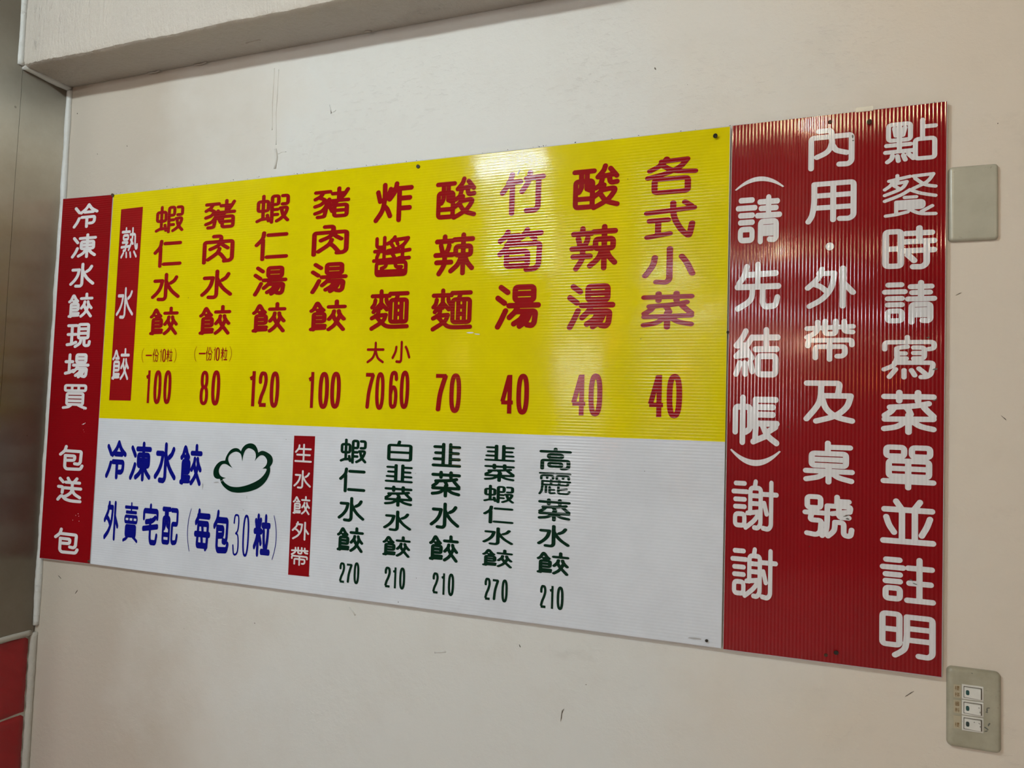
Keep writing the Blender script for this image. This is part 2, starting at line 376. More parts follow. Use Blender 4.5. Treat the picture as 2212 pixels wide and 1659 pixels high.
# ------------------------------------------------------------------ lettering: strokes on a 100 x 100 square
# strokes on a 100 x 100 square, x right, y down; "~" smooth curve; [name,x0,y0,x1,y1] component; "#x0,y0,x1,y1" box
GL = {
'yan': "18,4 82,4;2,22 98,22;16,39 84,39;16,55 84,55;#16,71,84,96",
'qing': "10,10 90,10;16,25 84,25;0,41 100,41;50,0 50,41;14,100 14,55 86,55 86,92 78,97 56,96;14,69 86,69;14,82 86,82",
'shi': "2,32 16,27 38,2 60,22 76,30;18,98 18,42 84,42 84,70 18,70;18,56 84,56;18,84 88,84;4,97 18,94 86,93;40,30 60,30",
'jiao': "50,0 50,17;4,19 96,19;~36,34 30,46 8,62;~64,34 70,46 94,62;~30,46 44,64 66,80 92,98;~72,46 58,66 38,84 8,98",
'yang': "#20,2,84,34;20,18 84,18;0,47 100,47;~30,50 22,62 2,76;24,62 92,62 88,90 80,97 64,95;~54,64 42,80 18,92;~74,64 62,84 38,98",
'bing': "6,14 22,34;~22,60 14,78 2,96",
'you': "2,5 98,5;#8,30,92,97;36,5 36,34 ~;64,5 64,50;~36,30 36,46 24,58;64,50 80,54;8,76 92,76",
'ri': "#0,0,100,100;0,50 100,50",
'bei': "#14,0,86,74;14,25 86,25;14,50 86,50;~34,80 22,92 0,98;~66,78 80,88 100,98",
'si': "~30,2 20,18 4,34;4,34 34,34;~48,16 30,38 4,58;4,58 42,54;34,44 48,62;14,74 4,98;28,74 30,98;44,72 50,92",
'水': "50,2 50,88 44,96 24,95;8,25 36,25 ~;~36,25 30,50 18,70 2,86;~88,13 80,26 68,34;~50,26 62,50 76,68 97,86",
'餃': [['shi',0,0,48,100],['jiao',50,0,100,100]],
'蝦': "#4,22,36,56;20,3 20,84;2,92 14,86 34,84;34,72 38,92;48,98 48,6 68,6 68,36 48,36;48,54 66,54;48,72 66,72;80,7 97,7 97,36 80,36;~74,50 94,50 92,66 80,84 64,95;~78,54 84,76 98,94",
'仁': "~24,3 20,24 2,46;22,30 22,98;38,12 94,12;36,91 96,91",
'豬': "4,10 46,10;~26,12 18,24 3,33;~14,28 34,40 36,62 32,88 28,94 12,95;~30,42 20,52 3,58;~36,58 24,74 4,82;~44,46 46,60 54,78;72,1 72,40;54,18 90,18;46,42 99,42;~97,6 84,28 66,46 42,62;60,58 96,58 96,95 60,95 60,58;60,76 96,76;44,36 40,44",
'肉': "5,98 5,24 95,24 95,86 88,94 70,95;34,4 58,4 58,20;~58,14 52,34 42,42 24,50;~58,24 64,36 80,48;~54,50 46,66 18,88;~50,64 60,72 74,92",
'內': "5,98 5,20 95,20 95,86 88,93 68,92;22,4 50,4 52,40;~52,34 46,52 36,62 18,70;~54,44 62,56 84,64",
'熟': "27,0 27,12;4,12 50,12;#12,24,42,38;8,48 42,48 28,56 28,76 16,76;2,64 50,62;~68,2 68,30 62,52 48,74;54,22 84,22 86,58 92,72 99,70 98,58;58,40 72,54;16,84 4,98;34,84 36,98;58,84 62,98;82,82 96,98",
'湯': [['yang',30,4,98,98],"10,5 26,17","3,30 19,42","~4,97 12,82 22,60"],
'場': [['yang',36,4,100,98],"18,6 18,74","2,34 32,34","2,82 20,78 36,70"],
'炸': "8,22 14,46;~42,16 38,28 30,40;~26,4 26,44 20,72 4,96;~24,58 34,68 42,86;~58,3 54,22 40,42;54,16 97,16;66,18 66,98;66,42 94,42;66,68 94,68",
'醬': "9,4 9,26 28,26;30,2 30,56;4,36 30,36;16,36 10,52;~58,2 50,12 38,18;50,10 94,6 ~;~94,6 82,22 62,32 40,36;62,10 66,20;48,18 54,26;38,42 99,36;80,28 80,54 70,56;52,44 58,52;2,60 98,56;#10,66,90,97;38,60 36,76 24,80;62,60 62,78 78,78;10,88 90,88",
'麵': "28,1 28,20;4,13 50,13;~12,24 10,34 4,42;~42,22 44,30 50,38;28,24 28,44;28,32 8,54;30,34 44,48;~22,52 18,62 4,70;14,64 42,62 ~;~42,62 34,78 4,97;~18,68 32,82 50,92 99,92;52,8 98,8;74,8 68,24;#54,24,97,80;68,24 68,80;83,24 83,80;68,42 83,42;68,60 83,60",
'酸': [['you',0,6,46,98],"~70,1 66,12 54,26","56,26 92,22","82,8 96,26","~64,30 60,44 50,52","80,28 82,42 97,40","~68,46 62,60 46,72","~62,58 92,56 82,76 66,88 46,98","~60,66 74,84 98,93"],
'辣': "24,3 24,14;3,15 44,15;~14,26 16,34 18,42;~36,26 34,34 30,42;0,50 46,50;3,69 42,69;~24,50 24,74 10,98;74,1 74,98;50,12 98,12;#54,30,94,52;~70,54 60,76 42,92;~78,54 86,72 98,86",
'竹': "~26,3 20,24 4,46;18,22 46,22;27,24 27,97;~68,2 64,24 50,46;60,16 98,14;88,16 88,86 82,93 62,93",
'筍': "~20,5 14,16 2,26;14,16 46,15;24,18 34,26;~66,2 60,14 46,24;58,13 98,11;74,14 84,24;~24,28 18,42 2,58;18,36 96,36 94,88 86,96 66,97;#18,54,68,88;18,71 68,71",
'各': "~40,3 28,20 6,34;30,10 82,8 ~;~82,8 68,28 40,44 2,54;~28,18 56,38 98,44;#16,60,84,97",
'式': "2,28 98,20;~56,3 58,40 70,72 84,92 90,92 95,62;80,3 92,14;8,50 46,49;26,50 26,88;4,95 50,87",
'小': "52,3 52,88 46,96 26,94;~22,26 18,48 3,76;~76,26 86,44 97,74",
'菜': "3,14 97,14;32,4 32,24;68,4 68,24;~88,30 60,36 14,40;~22,40 16,50 4,60;~46,40 50,46 54,56;~80,40 88,50 97,60;4,69 97,67;50,58 50,99;~46,71 28,86 3,92;~54,70 72,84 97,91",
'大': "4,35 97,35;~50,2 48,44 34,76 5,96;~52,42 66,76 96,96",
'一': "0,50 100,50",
'份': "~24,2 18,24 2,46;15,34 15,98;~52,4 46,26 32,44;~68,4 78,24 98,42;42,50 86,50 84,88 76,95 62,94;~58,52 54,78 34,98",
'粒': "24,2 24,98;2,40 46,40;8,14 14,28;40,12 34,28;~22,44 14,64 2,80;~28,46 36,56 44,70;74,2 74,22;54,24 98,24;~62,38 64,60 68,78;~90,36 88,60 80,88;50,92 100,92",
'點': "#6,6,50,46;28,6 28,74;18,16 21,34;39,16 35,34;2,58 50,58;0,75 54,74;~14,84 12,92 4,99;24,86 26,98;36,85 40,96;46,82 56,94;74,1 74,46;74,18 99,18;#60,48,98,96",
'餐': "26,2 26,18;10,14 50,6;~18,16 12,26 2,34;20,22 44,18 ~;~44,18 34,34 2,48;20,26 30,34;56,6 94,4 ~;~94,4 82,22 56,36;~60,12 78,28 98,34;~50,38 32,50 2,62;~50,38 70,48 98,56;40,56 62,56;24,66 76,66 76,82 24,82;24,66 24,96;24,74 76,74;4,98 24,96 46,91;~46,82 68,96 98,99;92,80 72,92",
'時': "#4,8,34,92;4,50 34,50;44,14 94,14;70,2 70,34;40,34 98,34;40,56 98,56;84,34 84,88 76,96 58,95;48,66 60,80",
'請': [['yan',0,2,42,98],['qing',48,2,100,98]],
'註': [['yan',0,2,42,98],"74,3 74,94","52,22 98,22","54,56 96,56","50,95 100,95"],
'寫': "46,1 46,12;3,30 3,13 96,13 96,28 86,30;30,26 46,24;26,28 26,52 44,52;26,40 42,40;58,26 78,26 78,52 58,52;58,39 78,39;~26,52 20,68 2,78;22,62 95,62 90,90 82,96 72,96;24,78 12,96;40,80 40,97;54,80 60,92;68,76 80,88",
'單': "#7,4,42,25;#57,4,92,25;#12,36,90,72;12,54 90,54;50,36 50,98;2,84 98,84",
'並': "26,3 36,18;74,3 64,18;2,22 98,22;38,22 38,94;64,22 64,94;~6,40 12,58 22,74;~94,40 88,58 78,78;0,94 100,94",
'明': "#4,4,36,74;4,39 36,39;50,8 50,56;~50,50 46,80 28,97;50,8 97,8 97,88 90,95 72,94;50,34 97,34;50,60 97,60",
'用': "~14,6 14,50 10,82 2,98;14,6 96,6 96,88 88,95 68,94;14,35 96,35;14,65 96,65;54,6 54,96",
'外': "~32,3 24,26 2,50;26,14 58,14 ~;~58,14 52,50 34,78 6,97;~18,42 30,48 42,60;76,2 76,98;~76,38 86,50 97,64",
'帶': "2,20 98,16;~24,4 24,22 18,32 2,42;40,2 40,34 62,34 62,2;80,3 80,28 97,30;4,64 4,50 96,50 96,62;20,94 20,66 82,66 82,84 76,90 66,90;50,50 50,98",
'及': "4,6 72,6 68,36;34,36 94,36 ~;~94,36 86,62 62,84 24,97;~34,8 30,52 4,92;~34,34 44,66 66,86 97,95",
'桌': "48,2 48,26;48,12 94,12;#14,28,86,58;14,43 86,43;2,72 98,72;50,58 50,98;~46,73 30,86 3,93;~54,73 70,86 97,94",
'號': "#6,4,34,30;2,42 40,42;16,42 12,60 36,60 34,88 26,95 6,92;68,2 68,20;68,12 92,12;48,24 48,60;~48,56 46,82 38,96;48,24 96,24 94,36;58,42 92,36;72,26 72,50 92,50;~64,62 62,82 50,96;64,62 82,62 82,92 96,94 98,78",
'先': "~24,6 18,26 6,42;18,24 92,22;50,2 50,50;2,50 98,50;~38,50 34,78 4,97;62,50 62,86 68,94 92,92 96,74",
'結': [['si',0,2,82,98],"72,2 72,40","44,18 98,18","48,43 96,43","#54,58,94,97"],
'帳': "4,76 4,22 38,22 38,70 28,76;21,2 21,98;50,6 50,56;50,6 96,6;50,22 90,22;50,38 90,38;42,57 99,57;52,57 50,92;46,96 74,84;~66,58 78,82 99,98;96,64 80,74",
'樓': "16,2 16,98;2,24 32,24;~16,30 10,50 2,66;18,40 30,58;#52,4,90,20;40,12 100,12;#50,28,92,42;71,2 71,54;38,60 100,60;~60,50 54,72 46,80 70,88 92,98;~86,62 76,82 42,98",
'梯': "16,2 16,98;2,24 32,24;~16,30 10,50 2,66;18,40 30,58;52,2 60,14;88,2 80,14;44,18 92,18 92,38 46,38 44,58 96,58 94,78 86,80;70,18 70,98;~68,60 58,76 40,90",
'料': "24,2 24,98;2,40 46,40;8,14 14,28;40,12 34,28;~22,44 14,64 2,80;28,46 42,66;56,14 66,26;54,36 64,48;48,72 99,62;84,2 84,98",
'謝': [['yan',0,2,32,96],"52,1 50,14","40,66 40,14 64,14 64,88 58,96 50,95","40,30 64,30","40,46 64,46","34,66 64,62","~64,60 50,80 30,96","68,26 100,26","88,2 88,90 82,97 70,95","72,44 78,66"],
'賣': "50,1 50,24;8,11 92,11;16,24 84,24;#8,35,92,50;36,35 36,50;64,35 64,50;#15,60,85,86;15,69 85,69;15,77 85,77;~32,88 20,94 2,99;~68,88 80,92 98,99",
'買': [['bei',2,38,98,100],"#6,4,94,26","36,4 36,26","64,4 64,26"],
'宅': "48,0 48,12;4,32 4,13 96,13 96,30;~82,30 60,38 20,42;2,60 98,52;50,38 50,84 56,94 90,94 95,76",
'配': [['you',0,4,48,98],"58,10 95,10 95,46 62,46 62,88 68,95 92,93 96,76"],
'每': "~24,2 20,16 4,32;18,14 94,14;22,34 16,92 84,92;22,34 88,34 84,90 76,98;2,62 98,62;48,38 52,52;46,66 50,82",
'生': "~24,6 20,24 3,44;20,26 94,26;52,2 52,94;12,59 90,59;2,95 98,95",
'白': "48,1 44,18;#8,20,92,96;8,57 92,57",
'韭': "38,3 38,95;64,3 64,95;6,15 38,15;10,42 38,42;5,69 38,69;64,15 96,15;64,42 92,42;64,69 96,69;2,97 98,97",
'高': "50,0 50,12;3,14 97,14;#28,28,72,44;7,98 7,57 93,57 93,88 86,96 72,97;#30,70,70,87",
'麗': "2,4 46,4;54,4 98,4;6,30 6,14 44,14 44,28;25,18 25,26;56,30 56,14 94,14 94,28;76,18 76,26;10,40 98,40;10,40 10,66;~10,60 8,84 2,98;10,56 92,56 92,40;38,34 38,56;64,34 64,56;34,66 34,96 50,92;34,78 48,78;62,64 62,94 92,94 97,84;62,78 88,72;22,56 22,90",
'冷': [['bing',0,0,100,100],"~62,2 50,20 30,36","~62,2 76,20 98,34","46,34 82,34","34,56 90,56 88,78 80,84 68,84","56,56 56,98"],
'凍': [['bing',0,0,100,100],"64,2 64,98","32,16 98,16","#38,32,92,62","38,47 92,47","~60,64 48,82 28,94","~70,64 82,80 98,92"],
'現': "4,8 40,8;4,46 38,46;2,90 20,88 40,80;21,8 21,86;#50,4,92,62;50,23 92,23;50,42 92,42;~62,64 58,84 38,98;76,64 76,90 82,95 97,94 99,78",
'包': "~26,2 20,20 3,36;22,20 92,20 90,66 82,74 66,72;24,40 66,40 64,58 24,60;24,40 24,88 32,96 92,94 98,80",
'送': "8,6 22,20;3,40 22,40 20,64;~3,94 18,78 34,90 60,96 98,96;42,3 50,16;80,3 70,16;34,20 92,20;30,44 98,44;~62,20 60,56 46,72 32,80;~62,46 72,66 96,80",
}
# digits on a 42-ish x 100 box
DG = {
'0': (12,"^20,50,15,44"),
'1': (12,"|24,0 24,100;|24,16 4,22"),
'2': (12,"~6,30 6,18 12,7 21,6 30,8 35,20 34,34 26,52 14,70 7,88;|4,94 40,94"),
'3': (9,"~6,24 10,9 20,6 31,9 34,24 30,40 19,47;~19,47 31,51 36,66 34,86 22,94 10,91 5,74"),
'4': (11,"|31,2 31,100;|0,72 44,72;|28,4 4,70"),
'6': (12,"~35,22 32,9 22,6 12,10 7,26 6,52 8,84 14,93 22,94 31,90 35,74 34,56 28,46 20,44 12,48 8,58"),
'7': (12,"|2,6 42,6;~38,8 28,32 19,60 14,98"),
'8': (11,"^20,27,13,21;^20,71,15,23"),
}

def cr(p):
    if len(p)<3: return p
    P=[p[0]]+p+[p[-1]]; o=[]
    for i in range(1,len(P)-2):
        a,b,c,d=[np.array(q,float) for q in P[i-1:i+3]]
        for k in range(5):
            t=k/5; o.append(tuple(.5*((2*b)+(-a+c)*t+(2*a-5*b+4*c-d)*t*t+(-a+3*b-3*c+d)*t**3)))
    return o+[p[-1]]
def strokes(spec,box=(0,0,100,100)):
    out=[]; x0,y0,x1,y1=box; sx,sy=(x1-x0)/100,(y1-y0)/100
    f=lambda p:(x0+p[0]*sx,y0+p[1]*sy)
    items=spec if isinstance(spec,list) else [spec]
    for it in items:
        if isinstance(it,list):
            s=strokes(GL[it[0]],it[1:]); out+=[([f(p) for p in q],b) for q,b in s]; continue
        for s in it.split(';'):
            s=s.strip().rstrip('~').strip(); butt=False
            if s[0]=='#':
                a,b,c,d=map(float,s[1:].split(',')); p=[(a,b),(c,b),(c,d),(a,d),(a,b)]
            elif s[0]=='^':
                a,b,c,d=map(float,s[1:].split(',')); p=[]
                for k in range(33):
                    t=k/32*2*math.pi; co,si=math.cos(t),math.sin(t)
                    p.append((a+c*math.copysign(abs(co)**.8,co),b+d*math.copysign(abs(si)**.8,si)))
            else:
                sm=s[0]=='~'; butt=s[0]=='|'; p=[tuple(map(float,q.split(','))) for q in s.lstrip('~|').split()]
                if sm: p=cr(p)
            out.append(([f(q) for q in p],butt))
    return out
def sdf(st,r,X,Y):
    d=np.full(X.shape,99.)
    for p,butt in st:
        for a,b in zip(p[:-1],p[1:]):
            L=math.hypot(b[0]-a[0],b[1]-a[1])
            if L<1e-6: continue
            ux,uy=(b[0]-a[0])/L,(b[1]-a[1])/L
            t=(X-a[0])*ux+(Y-a[1])*uy; n=np.abs(-(X-a[0])*uy+(Y-a[1])*ux)
            if butt: e=np.maximum(n-r,np.maximum(-t,t-L))
            else:
                tt=np.clip(t,0,L); e=np.hypot(n,t-tt)-r
            d=np.minimum(d,e)
    return d

THIN={'醬':.76,'餐':.60,'賣':.62,'麗':.66,'麵':.85,'酸':.92,'謝':.76,'寫':.80,'蝦':.86,'豬':.92,'熟':.88,'點':.78,'號':.9,'餃':.95,'買':.88,'帶':.92,'單':.95,'配':.9,'請':.95,'桌':.98,'註':.95,'明':.92,'用':.96}
def fillet(p, R):
    if len(p)<3: return p
    closed = p[0]==p[-1]
    q=[]; n=len(p)
    idx=range(n-1) if closed else range(n)
    for i in idx:
        if not closed and i in (0,n-1): q.append(p[i]); continue
        a=np.array(p[i-1 if i>0 else n-2]); b=np.array(p[i]); c=np.array(p[i+1])
        la,lc=np.linalg.norm(a-b),np.linalg.norm(c-b)
        if la<1e-6 or lc<1e-6: continue
        ua,uc=(a-b)/la,(c-b)/lc
        if ua@uc<-.93: q.append(tuple(b)); continue
        r=min(R,la*.48,lc*.48); s=b+ua*r; e=b+uc*r
        for t in (0,.25,.5,.75,1): q.append(tuple((1-t)**2*s+2*t*(1-t)*b+t*t*e))
    if closed: q.append(q[0])
    return q
def contours(V, h, ox, oy):
    """marching squares on the zero level; inside = negative"""
    ny,nx=V.shape; S=(V<0)
    nxt={}
    def pt(a,b):
        (i,j),(k,l)=a,b; va,vb=V[i,j],V[k,l]; t=va/(va-vb)
        return (ox+h*(j+(l-j)*t), oy+h*(i+(k-i)*t))
    code=S[:-1,:-1]*1+S[:-1,1:]*2+S[1:,1:]*4+S[1:,:-1]*8
    T={1:[(3,0)],2:[(0,1)],3:[(3,1)],4:[(1,2)],5:[(3,0),(1,2)],6:[(0,2)],7:[(3,2)],8:[(2,3)],9:[(2,0)],10:[(0,1),(2,3)],11:[(2,1)],12:[(1,3)],13:[(1,0)],14:[(0,3)]}
    def ek(i,j,e):
        return {0:((i,j),(i,j+1)),1:((i,j+1),(i+1,j+1)),2:((i+1,j),(i+1,j+1)),3:((i,j),(i+1,j))}[e]
    for i,j in zip(*np.nonzero((code>0)&(code<15))):
        i=int(i); j=int(j)
        for a,b in T[int(code[i,j])]: nxt[ek(i,j,a)]=ek(i,j,b)
    out=[]
    while nxt:
        s,_=next(iter(nxt.items())); c=s; L=[]
        while c in nxt:
            L.append(pt(*c)); c=nxt.pop(c)
        if len(L)>5: out.append(L)
    return out
def rdp(p,tol):
    keep=[0,len(p)-1]; st=[(0,len(p)-1)]; A=np.array(p)
    while st:
        a,b=st.pop()
        if b-a<2: continue
        d=A[b]-A[a]; L=np.hypot(*d); q=A[a+1:b]-A[a]
        e=np.abs(q[:,0]*d[1]-q[:,1]*d[0])/L if L>1e-9 else np.hypot(q[:,0],q[:,1])
        k=int(e.argmax())
        if e[k]>tol: k+=a+1; keep.append(k); st+= [(a,k),(k,b)]
    return [p[i] for i in sorted(keep)]
def fill_me(name, loops, norm=True, y=0.0):
    """flat filled outline facing -Y; loops given x right, y down; normalised to its own box"""
    if norm:
        A=np.array([q for l in loops for q in l]); lo,hi=A.min(0),A.max(0)
        loops=[[((q[0]-lo[0])/(hi[0]-lo[0])-.5, .5-(q[1]-lo[1])/(hi[1]-lo[1])) for q in l] for l in loops]
    def area(l): return .5*sum(l[i-1][0]*l[i][1]-l[i][0]*l[i-1][1] for i in range(len(l)))
    def inside(pt,l):
        c=False
        for i in range(len(l)):
            a,b=l[i-1],l[i]
            if (a[1]>pt[1])!=(b[1]>pt[1]) and pt[0]<(b[0]-a[0])*(pt[1]-a[1])/(b[1]-a[1])+a[0]: c=not c
        return c
    depth=[sum(inside(l[0],k) for k in loops if k is not l) for l in loops]
    vs=[];fs=[]
    for l,d in zip(loops,depth):
        if d%2: continue
        grp=[l]+[k for k,e in zip(loops,depth) if e==d+1 and inside(k[0],l)]
        L3=[[Vector((q[0],q[1],0)) for q in k] for k in grp]
        flat=[v for k in L3 for v in k]; b0=len(vs)
        for t in tessellate_polygon(L3):
            a,b,c=[flat[i] for i in t]
            cr_=(b.x-a.x)*(c.y-a.y)-(b.y-a.y)*(c.x-a.x)
            if abs(cr_)<1e-12: continue
            t=tuple(b0+i for i in t); fs.append(t if cr_>0 else t[::-1])
        vs+=[(v.x,y,v.y) for v in flat]
    return me_from(name,vs,fs)
CACHE={}
def glyph_me(ch, r):
    if ch in DG:
        rr=DG[ch][0]*.46*(abs(r) if r<0 else r/6); st=[([(q[0]*.62,q[1]) for q in p],b) for p,b in strokes(DG[ch][1])]
    elif ch in '(∩': return crescent(ch,r)
    elif ch in ')∪': return crescent(ch,r)
    elif ch=='·': rr=0; st=None
    else: rr=r*1.15*THIN.get(ch,1.0); st=[(fillet(p,7.0),b) for p,b in strokes(GL[ch])]
    key=(ch,round(rr,2))
    if key in CACHE: return CACHE[key]
    if st is None:
        loops=[[(math.cos(t*math.pi/16),math.sin(t*math.pi/16)) for t in range(32)]]
    else:
        h=1.1 if ch not in DG else .8; n=int(126/h); X,Y=np.meshgrid(np.arange(n)*h-12,np.arange(n)*h-12)
        V=sdf(st,rr,X,Y)+1e-7
        loops=[]
        for l in contours(V,h,-12,-12):
            k=len(l)//2; q=rdp(l[:k+1],.13)[:-1]+rdp(l[k:]+[l[0]],.13)[:-1]
            if len(q)>=3: loops.append(q)
    me=fill_me('printed_character',loops); CACHE[key]=me
    return me
def crescent(ch,r):
    key=ch
    if key in CACHE: return CACHE[key]
    o=[];i_=[]; N=24
    thick=.34 if ch in '∩∪' else .14
    for k in range(N+1):
        t=k/N; s=2*t-1; dep=1-s*s
        o.append((t,-dep)); 
    for k in range(N,-1,-1):
        t=k/N; s=2*t-1; dep=1-s*s
        i_.append((.03+.94*t, -dep*(1-thick)+ .0+.05))
    L=o+i_
    if ch=='∩': l=L
    elif ch=='∪': l=[(x,-y) for x,y in L]
    elif ch=='(': l=[(y,x) for x,y in L]
    else: l=[(-y,x) for x,y in L]
    me=fill_me('printed_bracket',[l]); CACHE[key]=me
    return me
